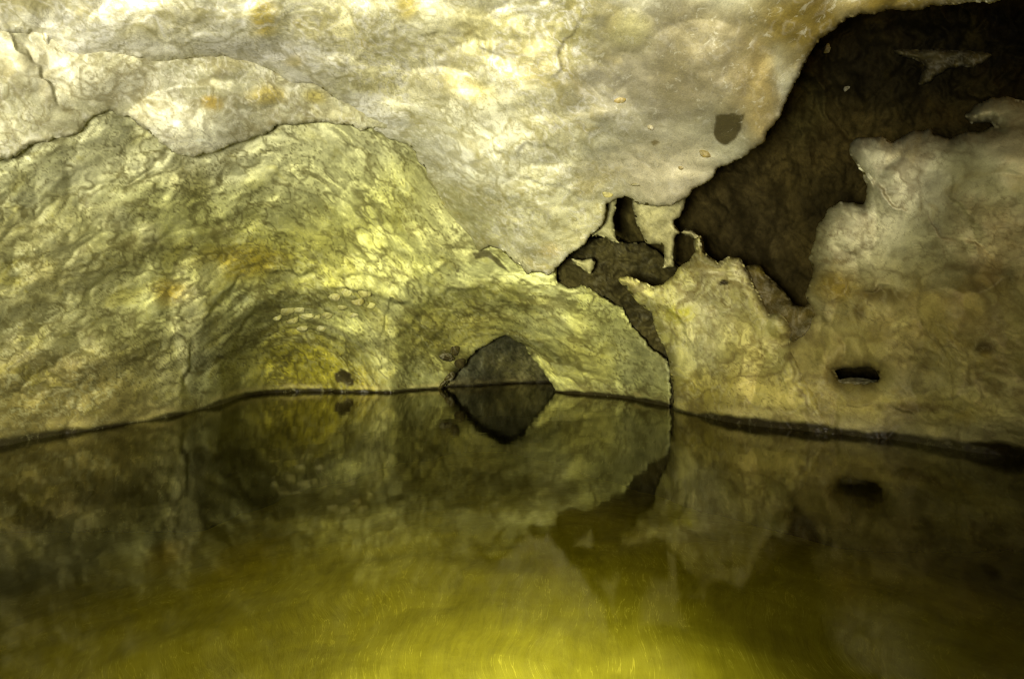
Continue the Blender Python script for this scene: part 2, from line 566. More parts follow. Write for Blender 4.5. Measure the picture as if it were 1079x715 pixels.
# pool bed: silt with swirled threads
m = NT('yellow_silt')
g = m.n('NewGeometry').outputs['Position']
w = m.noise(g, 0.9, 2, 0.4)
wv = m.n('VectorMath', {0: m.vmath('SUBTRACT', w.outputs['Color'], (0.5, 0.5, 0.5)), 'Scale': 0.45}, operation='SCALE').outputs[0]
gp = m.vmath('ADD', g, wv)
rel = m.vmath('SUBTRACT', gp, (0.05, -0.25, 0.0))
sx = m.n('SeparateXYZ', {0: rel})
ang = m.math('ARCTAN2', sx.outputs[1], sx.outputs[0])
rr = m.n('VectorMath', {0: rel}, operation='LENGTH').outputs['Value']
pol = m.n('CombineXYZ', {0: m.math('ADD', m.math('MULTIPLY', ang, 22.0), m.math('MULTIPLY', rr, 0.6)), 1: m.math('MULTIPLY', rr, 1.1), 2: 0.0}).outputs[0]
st = m.noise(pol, 1.6, 6, 0.72, 0.1)
hair = m.noise(m.n('CombineXYZ', {0: m.math('MULTIPLY', ang, 75.0), 1: m.math('MULTIPLY', rr, 2.2), 2: 3.0}).outputs[0], 1.3, 3, 0.6, 0.2)
st2 = m.noise(g, 2.6, 6, 0.62, 0.3)
thin = m.math('SUBTRACT', 1.0, m.ramp(m.math('ABSOLUTE', m.math('SUBTRACT', hair.outputs['Fac'], 0.56)), 0.0, 0.02))
thin = m.math('MULTIPLY', thin, m.ramp(st2.outputs['Fac'], 0.42, 0.62))
c = m.mix(m.ramp(st.outputs['Fac'], 0.22, 0.80), (0.25, 0.235, 0.05), (0.46, 0.435, 0.10))
c = m.mix(m.math('MULTIPLY', m.ramp(st2.outputs['Fac'], 0.38, 0.66), 0.5), c, (0.56, 0.53, 0.14))
c = m.mix(m.math('MULTIPLY', thin, 0.75), c, (0.80, 0.76, 0.26))
bp = m.n('Bump', {'Height': m.math('ADD', st.outputs['Fac'], st2.outputs['Fac']), 'Strength': 0.3, 'Distance': 0.04})
bs = m.n('BsdfPrincipled', {'Base Color': c, 'Roughness': 0.9, 'Normal': bp.outputs[0], 'Specular IOR Level': 0.1})
m.t.links.new(bs.outputs[0], m.out.inputs['Surface'])
bed = grid_mesh('pool_bed', np.linspace(-9, 9, 181), np.linspace(-3, 22, 251), bed_z, m.m)
tag(bed, 'yellow silt bed of the shallow pool with swirling threads of silt', 'pool bed', kind='structure')

# the water: one closed body, clear and olive
m = NT('olive_pool_water')
g = m.n('NewGeometry').outputs['Position']
mp = m.n('Mapping', {'Vector': g, 'Scale': (1.0, 0.6, 1.0)}).outputs[0]
wn = m.noise(mp, 2.5, 3, 0.5)
bp = m.n('Bump', {'Height': wn.outputs['Fac'], 'Strength': 0.10, 'Distance': 0.02})
fc = m.n('LayerWeight', {'Blend': 0.5, 'Normal': bp.outputs[0]}).outputs['Facing']
fr = m.math('ADD', m.math('MULTIPLY', m.math('POWER', fc, 5.0), 0.96), 0.02)     # reflection of water at this angle, the same from above and below
tr = m.n('BsdfTransparent', {'Color': (0.93, 0.93, 0.80, 1)})
gl = m.n('BsdfGlossy', {'Color': (0.60, 0.58, 0.46, 1), 'Roughness': 0.05, 'Normal': bp.outputs[0]})
mx = m.n('MixShader', {0: fr, 1: tr.outputs[0], 2: gl.outputs[0]})
va = m.n('VolumeAbsorption', {'Color': (0.72, 0.695, 0.25, 1), 'Density': 1.25})
m.t.links.new(mx.outputs[0], m.out.inputs['Surface'])
m.t.links.new(va.outputs[0], m.out.inputs['Volume'])
vs = [(x, y, z) for z in (-2.2, 0) for y in (-2.9, 21.5) for x in (-8.9, 8.9)]
fs = [(0, 2, 3, 1), (4, 5, 7, 6), (0, 1, 5, 4), (2, 6, 7, 3), (0, 4, 6, 2), (1, 3, 7, 5)]
water = finish('pool_water', vs, fs, m.m, {}, smooth=False)
tag(water, 'still olive cave pool water reflecting the rock walls', 'water', kind='structure')

# the bedrock the cave is hollowed in, open at the cave mouth behind the tripod
def shell():
    nu, nv = 48, 40
    V_, F_ = [], []
    for j in range(nv + 1):
        yy = -7 + 29 * j / nv
        for i in range(nu):
            a = 2 * math.pi * i / nu
            rx, rz = 8.5, 4.6
            s = 1.0 if j < nv else 0.02
            V_.append((rx * math.cos(a) * s, yy, 0.4 + rz * math.sin(a) * s))
    for j in range(nv):
        for i in range(nu):
            F_.append((j * nu + i, j * nu + (i + 1) % nu, (j + 1) * nu + (i + 1) % nu, (j + 1) * nu + i))
    P = np.array(V_)
    P += 0.35 * np.stack([fbm(P * 0.5, 3), 0 * P[:, 0], fbm(P * 0.5 + 9, 3)], -1)
    n = len(P)
    o = finish('bedrock', P, F_, MAT['dark'], dict(pigment=np.tile((0.03, 0.025, 0.01), (n, 1)), wet=np.zeros(n), rock_space=P))
    tag(o, 'dark bedrock enclosing the whole cave chamber', 'bedrock', kind='structure')
shell()

# ================================================================== rock faces
# ---- left and back wall with the tunnel arch
wl = lambda x, y: (x, y, waterY(y))
A_ctrl = [
    (-250, 500, 2.9), (-250, 300, 2.8), (-250, 60, 2.4),
    wl(0, 467), wl(100, 452), wl(205, 433), wl(250, 421), wl(320, 417), wl(400, 414), wl(465, 411), wl(590, 413), wl(650, 417), wl(705, 428),
    (0, 520, 3.9), (210, 490, 6.4), (330, 480, 8.6), (465, 470, 10.6), (600, 470, 10.0), (700, 480, 7.2),
    (0, 300, 3.7), (0, 180, 3.35), (0, 60, 3.0), (0, -60, 2.7),
    (110, 330, 4.9), (200, 340, 6.3), (210, 240, 5.5), (210, 140, 4.7), (210, 30, 4.0),
    (300, 300, 7.9), (300, 200, 6.2), (300, 110, 5.0), (330, 370, 8.7),
    (450, 350, 10.2), (450, 300, 9.3), (450, 230, 7.8), (450, 150, 6.3), (450, 40, 5.0),
    (540, 330, 10.4), (560, 290, 9.6), (600, 340, 10.1), (600, 230, 8.3), (680, 360, 7.7), (690, 250, 7.0), (650, 330, 8.7),
]
AD = Depth(A_ctrl)
tunnel_hole = [(463, 440), (466, 410), (476, 397), (486, 385), (494, 376), (500, 369), (508, 364), (514, 361), (519, 355), (526, 352), (534, 353), (544, 359), (553, 364),
               (560, 374), (568, 385), (577, 397), (585, 408), (590, 440)]
A_out = [(-260, -160), (640, -160), (640, 200), (600, 250), (584, 283), (586, 296), (598, 303), (612, 299), (624, 307), (640, 316), (654, 324),
         (664, 342), (676, 356), (690, 369), (700, 377), (706, 388), (706, 440), (712, 560), (-260, 560)]
A_feats = [
    lip([(60, 250), (120, 235), (190, 238), (260, 222), (330, 232)], 0.05, 18, 10),
    lip([(20, 330), (110, 290), (190, 262), (270, 258), (340, 262)], 0.06, 20, 12),
    lip([(200, 440), (196, 380), (214, 335), (250, 300), (320, 282), (400, 292)], 0.26, 40, 26),       # outer arch
    lip([(240, 420), (236, 375), (262, 330), (310, 306), (365, 303), (402, 325), (408, 400)], 0.26, 24, 30),   # niche arch
    lip([(398, 410), (402, 350), (416, 320), (446, 318), (462, 292), (480, 262)], 0.26, 26, 16),
    lip([(400, 319), (420, 322), (446, 317), (458, 296)], 0.30, 34, 10),
    lip([(415, 400), (425, 350), (455, 318), (500, 305), (545, 325), (575, 370)], 0.20, 20, 18),       # tunnel arch rings
    lip([(440, 395), (450, 360), (475, 335), (515, 325), (550, 345), (570, 385)], 0.16, 16, 12),
    lip([(480, 262), (503, 262), (525, 272), (545, 292)], 0.12, 14, 8),
    dome(325, 390, 96, 88, -1.7, 1.5), dome(512, 405, 100, 105, -0.9, 1.3), dome(215, 350, 34, 90, 0.35, 1.2, -0.15), dome(416, 362, 24, 62, 0.22, 1.3),
    dome(580, 320, 40, 60, 0.25), dome(620, 390, 50, 60, 0.2), dome(420, 285, 60, 50, 0.35),
    dome(280, 190, 60, 50, 0.15), dome(150, 200, 70, 40, 0.12), dome(158, 243, 20, 13, 0.10, 1.5), dome(195, 192, 28, 20, 0.14, 1.5), dome(268, 192, 18, 11, 0.08, 1.5), dome(50, 290, 30, 20, 0.1, 1.5), dome(100, 380, 100, 50, 0.15),
]
def A_relief(x, y, q, P, n):
    s = np.clip(P[:, 1] / 5, 0.6, 2.0)
    k = A_frame(x, y, q)
    wv = np.stack([fbm(k * 1.2, 3), fbm(k * 1.2 + 4, 3), fbm(k * 1.2 + 8, 3)], -1) * 0.7
    f1, f2, r = worley((k + wv) * 1.5)
    h1, h2, r3 = worley((k + wv) * 3.4 + 2)
    g1, g2, r2 = worley((k + wv * 0.5) * 5.5 + 3)
    nod = np.sqrt(np.clip(0.16 - g1 ** 2, 0, 1)) * (r2 > 0.6) * sstep(-0.1, 0.2, perlin(k * 0.9 + 3))
    patch = sstep(-0.2, 0.2, fbm(k * 0.8 + 13, 3))
    d = -0.40 * fbm(k * 0.55 + 2, 3) + 0.13 * (np.clip(f1, 0, 1.1) ** 2 - 0.3) + 0.038 * patch * (np.clip(h1, 0, 1) ** 2 - 0.25)
    d = d - (0.2 + 0.8 * patch) * (0.016 * (ridged((k + wv) * 1.6, 4) - 0.4) + 0.006 * (ridged((k + wv * 1.5) * 4.5, 3) - 0.4)) - 0.06 * nod - 0.004 * fbm(k * 9, 3)
    return d * s
def A_frame(x, y, q):
    g1 = np.exp(-((x - 325) / 105) ** 2 - ((y - 400) / 95) ** 2)
    g2 = np.exp(-((x - 515) / 75) ** 2 - ((y - 400) / 90) ** 2)
    sl = 0.45 * (1 - sstep(250, 520, x))
    psi = y + sl * x + 60 * g1 + 60 * g2
    phi = x - sl * y
    z = q[:, 1] * 0.35
    return np.stack([phi / 105.0, psi / 62.0, z], -1)
green = (0.50, 0.495, 0.215)
A_paint = paint(green, [
    (60, 420, 170, 80, (0.25, 0.20, 0.065), 0.9), (30, 280, 120, 120, (0.28, 0.26, 0.135), 0.85), (60, 160, 120, 80, (0.44, 0.43, 0.29), 0.8), (150, 165, 110, 40, (0.50, 0.48, 0.32), 0.8), (280, 160, 90, 36, (0.47, 0.45, 0.28), 0.8), (390, 160, 60, 30, (0.47, 0.455, 0.26), 0.6),  # lower-left spot: brown rock, darkened further in place of light falloff
    (320, 270, 130, 50, (0.48, 0.45, 0.115), 0.7), (360, 180, 150, 60, (0.50, 0.49, 0.28), 0.85), (400, 225, 90, 30, (0.46, 0.445, 0.12), 0.5), (330, 385, 80, 46, (0.56, 0.49, 0.05), 0.95),
    (255, 275, 50, 22, (0.48, 0.37, 0.03), 0.8), (180, 310, 22, 16, (0.38, 0.27, 0.02), 0.8), (220, 380, 30, 50, (0.40, 0.40, 0.20), 0.7),
    (510, 290, 60, 25, (0.62, 0.62, 0.34), 0.8), (575, 310, 30, 55, (0.62, 0.62, 0.32), 0.8), (420, 270, 70, 40, (0.58, 0.57, 0.26), 0.7),
    (470, 350, 70, 40, (0.46, 0.41, 0.09), 0.7), (390, 400, 22, 16, (0.52, 0.42, 0.02), 0.8), (610, 380, 45, 40, (0.48, 0.44, 0.13), 0.6),
    (675, 375, 40, 50, (0.27, 0.265, 0.14), 0.85), (455, 190, 60, 30, (0.44, 0.42, 0.13), 0.6), (490, 230, 50, 40, (0.52, 0.50, 0.27), 0.7), (158, 243, 18, 12, (0.55, 0.53, 0.29), .8), (50, 290, 26, 18, (0.50, 0.45, 0.20), .7), (195, 192, 26, 18, (0.50, 0.46, 0.18), .7), (268, 192, 16, 9, (0.56, 0.54, 0.22), .8), (120, 230, 26, 14, (0.5, .48, .28), .7), (225, 290, 14, 18, (.54, .52, .26), .7), (205, 340, 25, 60, (0.52, 0.49, 0.26), 0.6),
    (470, 372, 14, 7, (0.05, 0.04, 0.012), 0.9), (480, 394, 10, 14, (0.03, 0.025, 0.01), 0.95), (226, 80, 30, 15, (.5, .5, .3), 0.5),
    (150, 255, 35, 10, (0.13, 0.11, 0.04), 0.55), (235, 245, 20, 8, (0.12, 0.10, 0.03), 0.6),
], hue=(0.98, 1.0, 0.86), bands=arcs(325, 418, 62, 142, 8, 182, 330, (0.11, 0.10, 0.035), 0.9, 1.0, 0.95, 3) + arcs(512, 414, 62, 118, 8, 186, 345, (0.12, 0.11, 0.03), 0.9, 1.0, 0.95, 5)
    + arcs(325, 418, 66, 140, 16, 182, 330, (0.58, 0.57, 0.31), 0.7, 1.0, 0.95, 8) + [
    ([(203, 432), (205, 390), (222, 345), (255, 312), (310, 292)], 15, (0.19, 0.19, 0.10), 0.9), ([(172, 435), (178, 380), (198, 330), (238, 288)], 14, (0.54, 0.52, 0.29), 0.55),  # rim bands to the tunnel ring: rock tint plus painted shading and highlights
    ([(243, 418), (246, 375), (275, 330), (330, 312), (380, 318), (405, 350)], 8, (0.20, 0.19, 0.06), 0.85),
    ([(404, 410), (412, 360), (430, 330), (470, 308), (520, 302), (560, 325), (580, 370)], 9, (0.22, 0.21, 0.06), 0.85), ([(393, 405), (398, 340), (425, 312), (455, 296)], 9, (0.62, 0.61, 0.33), 0.55),
    ([(440, 395), (455, 355), (490, 333), (530, 335), (560, 360)], 7, (0.20, 0.185, 0.05), 0.8), ([(585, 300), (572, 325), (560, 345)], 10, (0.62, 0.61, 0.34), 0.5),
    ([(-20, 172), (50, 146), (100, 122), (150, 136), (190, 166), (240, 158), (300, 136), (380, 140), (430, 160)], 24, (0.58, 0.56, 0.385), 0.85), ([(440, 165), (470, 215), (510, 262)], 20, (0.52, 0.50, 0.30), 0.7),
    ([(408, 322), (403, 360), (400, 412)], 8, (0.62, 0.60, 0.30), 0.75),
    ([(0, 330), (90, 285), (180, 262), (260, 262)], 9, (0.24, 0.22, 0.08), 0.4), ([(0, 250), (80, 225), (160, 215)], 9, (0.26, 0.24, 0.11), 0.4)],
   frame=A_frame, cells=2.8, cell=0.75, line=0.70, line2=0.45, vein=0.40, ochre=0.34, grit=0.22, tone=0.75, seed=1, ochre_col=(0.40, 0.345, 0.02), vein_col=(0.62, 0.61, 0.36),
   polys=[([(352, 392), (360, 388), (368, 392), (373, 402), (368, 408), (360, 401), (354, 404)], (0.03, 0.022, 0.008), 0.95, 4),  # shade of a hole and fissure openings put into the colour
          ([(498, 266), (508, 262), (516, 264), (526, 274), (536, 286), (528, 282), (514, 271), (502, 273)], (0.05, 0.042, 0.014), 0.9, 3),
          ([(479, 283), (484, 280), (484, 286), (479, 288)], (0.05, 0.04, 0.015), 0.9, 2)])
pass
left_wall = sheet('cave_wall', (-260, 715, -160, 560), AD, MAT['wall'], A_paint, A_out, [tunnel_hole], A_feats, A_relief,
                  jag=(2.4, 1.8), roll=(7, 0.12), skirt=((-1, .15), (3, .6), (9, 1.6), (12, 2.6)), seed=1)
tag(left_wall, 'yellow green scalloped limestone wall curving from the left edge round to the low tunnel arch', 'cave wall')

# ---- far wall seen through the tunnel arch
def T_relief(x, y, q, P, n):
    return -0.5 * fbm(q * 1.0, 4) - 0.12 * (ridged(q * 2.0, 4) - 0.4)
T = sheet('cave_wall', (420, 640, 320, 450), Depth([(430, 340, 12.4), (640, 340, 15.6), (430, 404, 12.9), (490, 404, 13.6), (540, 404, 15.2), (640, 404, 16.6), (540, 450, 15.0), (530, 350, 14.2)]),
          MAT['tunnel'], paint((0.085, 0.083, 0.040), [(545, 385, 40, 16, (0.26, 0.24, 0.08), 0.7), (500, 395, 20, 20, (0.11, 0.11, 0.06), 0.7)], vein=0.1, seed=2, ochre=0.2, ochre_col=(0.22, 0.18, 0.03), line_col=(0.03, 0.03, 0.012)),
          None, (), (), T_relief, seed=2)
tag(T, 'dim grey green rock wall at the far end inside the low tunnel', 'cave wall')

# ---- dark recess behind the hanging rock
def D_relief(x, y, q, P, n):
    k = q * np.array((1.0, 0.8, 0.75))
    wv = np.stack([fbm(k * 2, 4), fbm(k * 2 + 4, 4), fbm(k * 2 + 8, 4)], -1) * 0.6
    f1, f2, r = worley((k + wv) * 1.0)
    g1, g2, r2 = worley((k + wv) * 2.4 + 3)
    d = -0.8 * fbm(k * 0.6, 4) + 0.28 * np.clip(f1, 0, 1.1) ** 2 + 0.14 * np.clip(g1, 0, 1) ** 2
    return d - 0.22 * (ridged((k + wv * 0.5) * 1.2, 4) - 0.4) - 0.10 * fbm(k * 5, 4)
D_ctrl = [(540, 200, 12.5), (540, 470, 12.8), (640, 280, 11.0), (720, 470, 9.0), (720, 300, 9.2), (720, 180, 8.2), (820, 320, 7.2), (820, 200, 7.0),
          (850, 90, 6.2), (900, 30, 5.6), (1000, 80, 5.4), (1079, 60, 4.9), (1300, 60, 4.2), (900, -80, 5.0), (1200, -80, 4.2), (1079, 300, 5.6), (900, 450, 6.6), (700, 100, 7.6), (1300, 420, 4.4)]
D = sheet('cave_wall', (592, 1340, -160, 470), Depth(D_ctrl), MAT['dark'],
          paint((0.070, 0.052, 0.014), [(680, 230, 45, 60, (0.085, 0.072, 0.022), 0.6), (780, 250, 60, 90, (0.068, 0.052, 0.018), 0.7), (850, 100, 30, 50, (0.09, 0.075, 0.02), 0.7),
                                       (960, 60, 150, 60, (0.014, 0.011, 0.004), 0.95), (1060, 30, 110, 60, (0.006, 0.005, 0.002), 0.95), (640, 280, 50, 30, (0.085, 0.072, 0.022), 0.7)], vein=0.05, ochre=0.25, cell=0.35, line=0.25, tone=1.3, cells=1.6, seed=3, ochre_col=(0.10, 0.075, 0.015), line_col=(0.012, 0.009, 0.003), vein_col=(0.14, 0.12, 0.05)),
          None, (), (), D_relief, wet_shade_line=False, seed=3)
tag(D, 'dark brown wall of the deep recess behind the hanging rock', 'cave wall')

# ---- right wall
R_ctrl = [
    wl(707, 431), wl(780, 445), wl(860, 453), wl(960, 466), wl(1079, 484), wl(1330, 520),
    (707, 480, 7.0), (860, 510, 4.8), (1079, 540, 3.4), (1330, 560, 2.6),
    (655, 293, 6.9), (690, 335, 6.9), (735, 268, 6.0), (770, 275, 5.7), (800, 320, 5.5), (780, 390, 5.5), (740, 340, 6.2), (830, 360, 5.3),
    (862, 235, 4.9), (870, 320, 4.95), (895, 150, 4.6), (960, 142, 4.2), (1040, 110, 3.9), (1079, 103, 3.6), (1330, 60, 2.7), (1330, 300, 2.5),
    (1079, 300, 3.25), (1079, 400, 3.4), (960, 300, 4.1), (960, 400, 4.3), (960, 220, 4.2), (1060, 200, 3.4), (870, 400, 4.85),
]
RD = Depth(R_ctrl)
def R_relief(x, y, q, P, n):
    wv = np.stack([fbm(q * 1.0, 3), fbm(q * 1.0 + 4, 3), fbm(q * 1.0 + 8, 3)], -1) * 0.7
    low = sstep(290, 380, y + 60 * n[0])
    f1, f2, r = worley((q + wv) * 1.3)
    g1, g2, r2 = worley((q + wv * 0.6) * 3.2 + 3)
    d = -0.36 * fbm(q * 0.7 + 3, 3) + 0.24 * (np.clip(f1, 0, 1.1) ** 2 - 0.3) + 0.03 * (np.clip(g1, 0, 1) ** 2 - 0.25)
    return d - (0.25 + low) * (0.026 * (ridged((q + wv) * 2.4, 4) - 0.4) + 0.010 * (ridged((q + wv) * 6.5, 3) - 0.4)) - 0.006 * fbm(q * 12, 3)
R2_out = [(856, 330), (850, 310), (857, 292), (853, 272), (860, 254), (862, 235), (872, 220), (886, 214), (909, 214), (913, 196), (909, 182), (896, 163),
          (893, 151), (906, 145), (929, 143), (940, 150), (958, 140), (978, 136), (985, 142), (1000, 146), (1014, 140), (1030, 141), (1040, 136), (1051, 134),
          (1043, 128), (1022, 129), (1018, 122), (1026, 111), (1046, 104), (1062, 102), (1079, 106), (1150, 80), (1340, -40), (1340, 580), (690, 580), (690, 448), (780, 400), (840, 350)]
R2_paint = paint((0.44, 0.415, 0.25), [
    (980, 350, 180, 80, (0.38, 0.32, 0.11), 0.85), (860, 400, 90, 60, (0.38, 0.32, 0.10), 0.8), (880, 300, 30, 24, (0.30, 0.22, 0.03), 0.9), (930, 310, 40, 10, (0.10, 0.07, 0.015), 0.8),
    (930, 190, 75, 75, (0.64, 0.62, 0.46), 0.85), (1040, 160, 60, 50, (0.52, 0.50, 0.34), 0.7), (1050, 300, 70, 80, (0.36, 0.31, 0.14), 0.7), (960, 430, 120, 20, (0.40, 0.34, 0.09), 0.6),
    (1035, 365, 14, 9, (0.06, 0.035, 0.012), 0.8), (905, 328, 8, 12, (0.07, 0.045, 0.012), 0.8), (960, 428, 40, 6, (0.10, 0.06, 0.02), 0.6)], hue=(0.93, 0.93, 0.83), vein=0.25, cell=0.4, line=0.4, ochre=0.35, grit=0.5, seed=4, cells=2.2, tone=0.9,
                 line_col=(0.11, 0.075, 0.025), vein_col=(0.48, 0.44, 0.25), ochre_col=(0.30, 0.21, 0.02))
pocket = [(876, 389), (883, 387), (892, 386), (903, 385), (914, 386), (922, 390), (928, 397), (926, 402), (914, 403), (903, 402), (892, 402), (884, 399), (879, 393)]
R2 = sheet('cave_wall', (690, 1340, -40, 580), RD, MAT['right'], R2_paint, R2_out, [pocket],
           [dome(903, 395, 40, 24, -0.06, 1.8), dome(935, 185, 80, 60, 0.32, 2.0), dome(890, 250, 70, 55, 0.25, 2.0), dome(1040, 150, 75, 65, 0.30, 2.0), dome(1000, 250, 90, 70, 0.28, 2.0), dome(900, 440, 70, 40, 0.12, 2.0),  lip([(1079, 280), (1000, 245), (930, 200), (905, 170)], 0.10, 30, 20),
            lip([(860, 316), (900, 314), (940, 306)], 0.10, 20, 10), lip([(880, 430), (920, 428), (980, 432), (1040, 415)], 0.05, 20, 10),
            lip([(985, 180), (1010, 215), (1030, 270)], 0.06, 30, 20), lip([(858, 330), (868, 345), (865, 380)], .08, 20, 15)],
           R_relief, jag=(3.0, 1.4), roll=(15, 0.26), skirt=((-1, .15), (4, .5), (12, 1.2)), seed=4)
tag(R2, 'smooth grey brown limestone wall rising at the right edge with a dark oval pocket', 'cave wall')

# ---- jagged pale spur in front of it
R1_out = [(653, 294), (660, 291), (672, 296), (686, 302), (697, 300), (705, 293), (716, 282), (726, 275), (734, 264), (733, 251), (737, 249), (740, 263), (745, 268), (754, 276), (762, 276), (767, 270), (778, 272),
          (784, 280), (792, 294), (796, 305), (803, 318), (810, 330), (820, 329), (830, 337), (836, 350), (832, 362), (840, 380), (852, 405), (866, 425), (884, 446), (900, 480), (900, 560), (706, 560),
          (708, 440), (710, 412), (706, 385), (699, 365), (690, 345), (686, 330), (672, 317)]
def R1_depth(x, y):
    return RD(x, y) - 0.10
R1_paint = paint((0.58, 0.54, 0.22), [
    (735, 340, 40, 40, (0.64, 0.62, 0.36), 0.8), (690, 330, 30, 30, (0.52, 0.49, 0.16), 0.6), (770, 310, 40, 40, (0.62, 0.58, 0.27), 0.7), (780, 410, 70, 40, (0.47, 0.40, 0.13), 0.8),
    (840, 425, 40, 30, (0.48, 0.41, 0.12), 0.7), (715, 330, 18, 10, (0.55, 0.52, 0.05), 0.8), (720, 420, 30, 24, (0.42, 0.36, 0.10), 0.7), (706, 400, 8, 40, (0.22, 0.2, 0.08), 0.7)], hue=(0.92, 0.92, 0.80), vein=0.4, cell=0.45, line=0.6, ochre=0.35, grit=0.5, seed=5, cells=2.6,
                 line_col=(0.15, 0.11, 0.03), ochre_col=(0.44, 0.37, 0.03), polys=[([(757, 297), (762, 294), (767, 297), (766, 300), (758, 300)], (0.03, 0.022, 0.008), 0.95, 2)])
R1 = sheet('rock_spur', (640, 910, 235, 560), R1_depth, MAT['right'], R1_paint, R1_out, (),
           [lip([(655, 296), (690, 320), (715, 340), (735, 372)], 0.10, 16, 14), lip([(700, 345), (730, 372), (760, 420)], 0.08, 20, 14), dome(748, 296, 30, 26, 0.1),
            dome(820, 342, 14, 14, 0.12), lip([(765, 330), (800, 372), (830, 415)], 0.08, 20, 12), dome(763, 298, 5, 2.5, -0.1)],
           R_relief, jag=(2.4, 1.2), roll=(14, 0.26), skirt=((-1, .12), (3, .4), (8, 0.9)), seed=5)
tag(R1, 'jagged pale yellow rock spur pointing up in front of the dark recess', 'rock')

def C_relief(x, y, q, P, n):
    wv = np.stack([fbm(q * 1.0, 3), fbm(q * 1.0 + 4, 3), fbm(q * 1.0 + 8, 3)], -1) * 0.8
    f1, f2, r = worley((q + wv) * 1.25)
    g1, g2, r2 = worley((q + wv) * 3.0 + 5)
    rough = 1 - 0.65 * sstep(600, 680, x + 40 * n[0])
    d = -0.42 * fbm(q * 0.8 + 6, 4) + 0.14 * (np.clip(f1, 0, 1.1) ** 2 - 0.3) + 0.04 * rough * (np.clip(g1, 0, 1) ** 2 - 0.25)
    return d - rough * 0.015 * (ridged((q + wv) * 2.6, 4) - 0.4) - rough * 0.005 * (ridged((q + wv * 1.4) * 6, 3) - 0.4) - 0.006 * fbm(q * 12, 3)
# ---- second tier: pale lobe under it at the left
L_out = [(-260, -60), (300, -60), (420, 60), (420, 130), (380, 135), (345, 128), (315, 128), (292, 132), (262, 146), (240, 152), (222, 160), (205, 164), (188, 162), (172, 152), (158, 138), (138, 124), (116, 116), (98, 122), (84, 136),
         (70, 142), (40, 150), (10, 166), (-60, 180), (-260, 200)]
def ahead(D_, x, y, gap):
    return (x, y, float(D_(np.array([float(x)]), np.array([float(y)]))[0]) - gap)
L_ctrl = [ahead(AD, -250, 190, .10), ahead(AD, 0, 165, .14), ahead(AD, 110, 118, .12), ahead(AD, 200, 162, .20), ahead(AD, 300, 128, .26), ahead(AD, 410, 120, .30),
          ahead(AD, 0, 0, .08), ahead(AD, 200, 40, .2), ahead(AD, 400, 20, .3), ahead(AD, -250, -40, .08), ahead(AD, 200, 110, .32), ahead(AD, 110, 85, .22)]
LD = Depth(L_ctrl)
L = sheet('rock_lobe', (-260, 430, -60, 210), LD, MAT['ceiling'],
          paint((0.50, 0.48, 0.30), [(215, 143, 80, 30, (0.76, 0.745, 0.56), 0.95), (130, 95, 60, 25, (0.56, 0.54, 0.40), 0.8), (222, 107, 14, 9, (0.52, 0.36, 0.05), 0.9), (280, 102, 22, 12, (0.55, 0.44, 0.10), 0.85), (332, 102, 14, 9, (0.5, 0.42, 0.08), 0.7), (60, 80, 60, 40, (0.58, 0.56, 0.42), 0.7),
                                      (240, 68, 30, 8, (0.46, 0.42, 0.22), 0.8)], cell=0.5, line=0.6, vein=0.7, ochre=0.25, grit=0.6, seed=7, cells=3.0, tone=0.9, vein_col=(0.74, 0.72, 0.58), line_col=(0.2, 0.17, 0.07), ochre_col=(0.46, 0.38, 0.10)),
          L_out, (), [lambda x, y, n: np.zeros_like(x), dome(205, 135, 75, 45, 0.30), dome(100, 95, 60, 40, 0.08), lip([(60, 110), (45, 70), (20, 40), (0, 30)], 0.08, 20, 18), dome(278, 102, 20, 12, 0.08), dome(232, 74, 28, 10, .06)],
          lambda x, y, q, P, n: 0.45 * C_relief(x, y, q, P, n) - 0.10, jag=(3.5, 2.0), roll=(5, 0.04), skirt=((-1, .15), (5, .4), (14, 0.9)), wet_shade_line=False, seed=7)
tag(L, 'pale grey rounded rock lobe with orange spots below the ceiling rock at left', 'rock')

# ---- hanging ceiling rock
C_ctrl = [(-250, 60, 2.1), (-250, -150, 1.8), (0, 20, 2.65), (0, -150, 2.1), (250, -150, 2.25), (540, -150, 2.3), (850, -150, 2.2), (1200, -150, 2.0),
          ahead(LD, 60, 55, .10), ahead(LD, 140, 63, .12), ahead(LD, 240, 61, .16), ahead(LD, 310, 89, .16), ahead(LD, 380, 122, .16), ahead(AD, 440, 160, .22), ahead(AD, 500, 255, .12), ahead(AD, 470, 210, .14), (578, 290, 8.1), (620, 240, 6.7), (645, 210, 6.1), (690, 215, 5.5), (740, 185, 4.9),
          (800, 150, 4.1), (850, 70, 3.5), (900, 22, 3.1), (1000, 2, 2.75), (1200, -60, 2.3), (250, 0, 3.0), (540, 0, 3.15), (540, 100, 4.3), (430, 60, 4.1), (700, 100, 3.9), (700, 0, 3.0), (580, 200, 5.7), (500, 175, 5.6), (850, 0, 2.85)]
C_out = [(-260, -160), (1300, -160), (1240, -60), (1060, -2), (995, 6), (960, 8), (925, 12), (905, 15), (885, 22), (868, 36), (852, 55), (841, 76), (829, 100), (815, 128), (805, 146), (788, 160), (772, 170), (752, 182),
         (732, 196), (722, 206), (706, 213), (690, 216), (672, 211), (660, 204), (650, 208), (640, 216), (636, 228), (626, 242), (615, 254), (602, 266), (590, 279), (577, 290), (566, 285), (556, 289), (546, 281),
         (536, 271), (526, 262), (515, 258), (505, 262), (494, 250), (480, 235), (466, 215), (458, 195), (448, 175), (436, 158), (420, 148), (400, 138), (380, 122), (352, 100), (330, 88), (310, 89), (296, 82), (278, 71),
         (255, 63), (235, 60), (205, 61), (170, 62), (130, 64), (95, 70), (70, 60), (40, 40), (0, 30), (-100, 40), (-260, 90)]
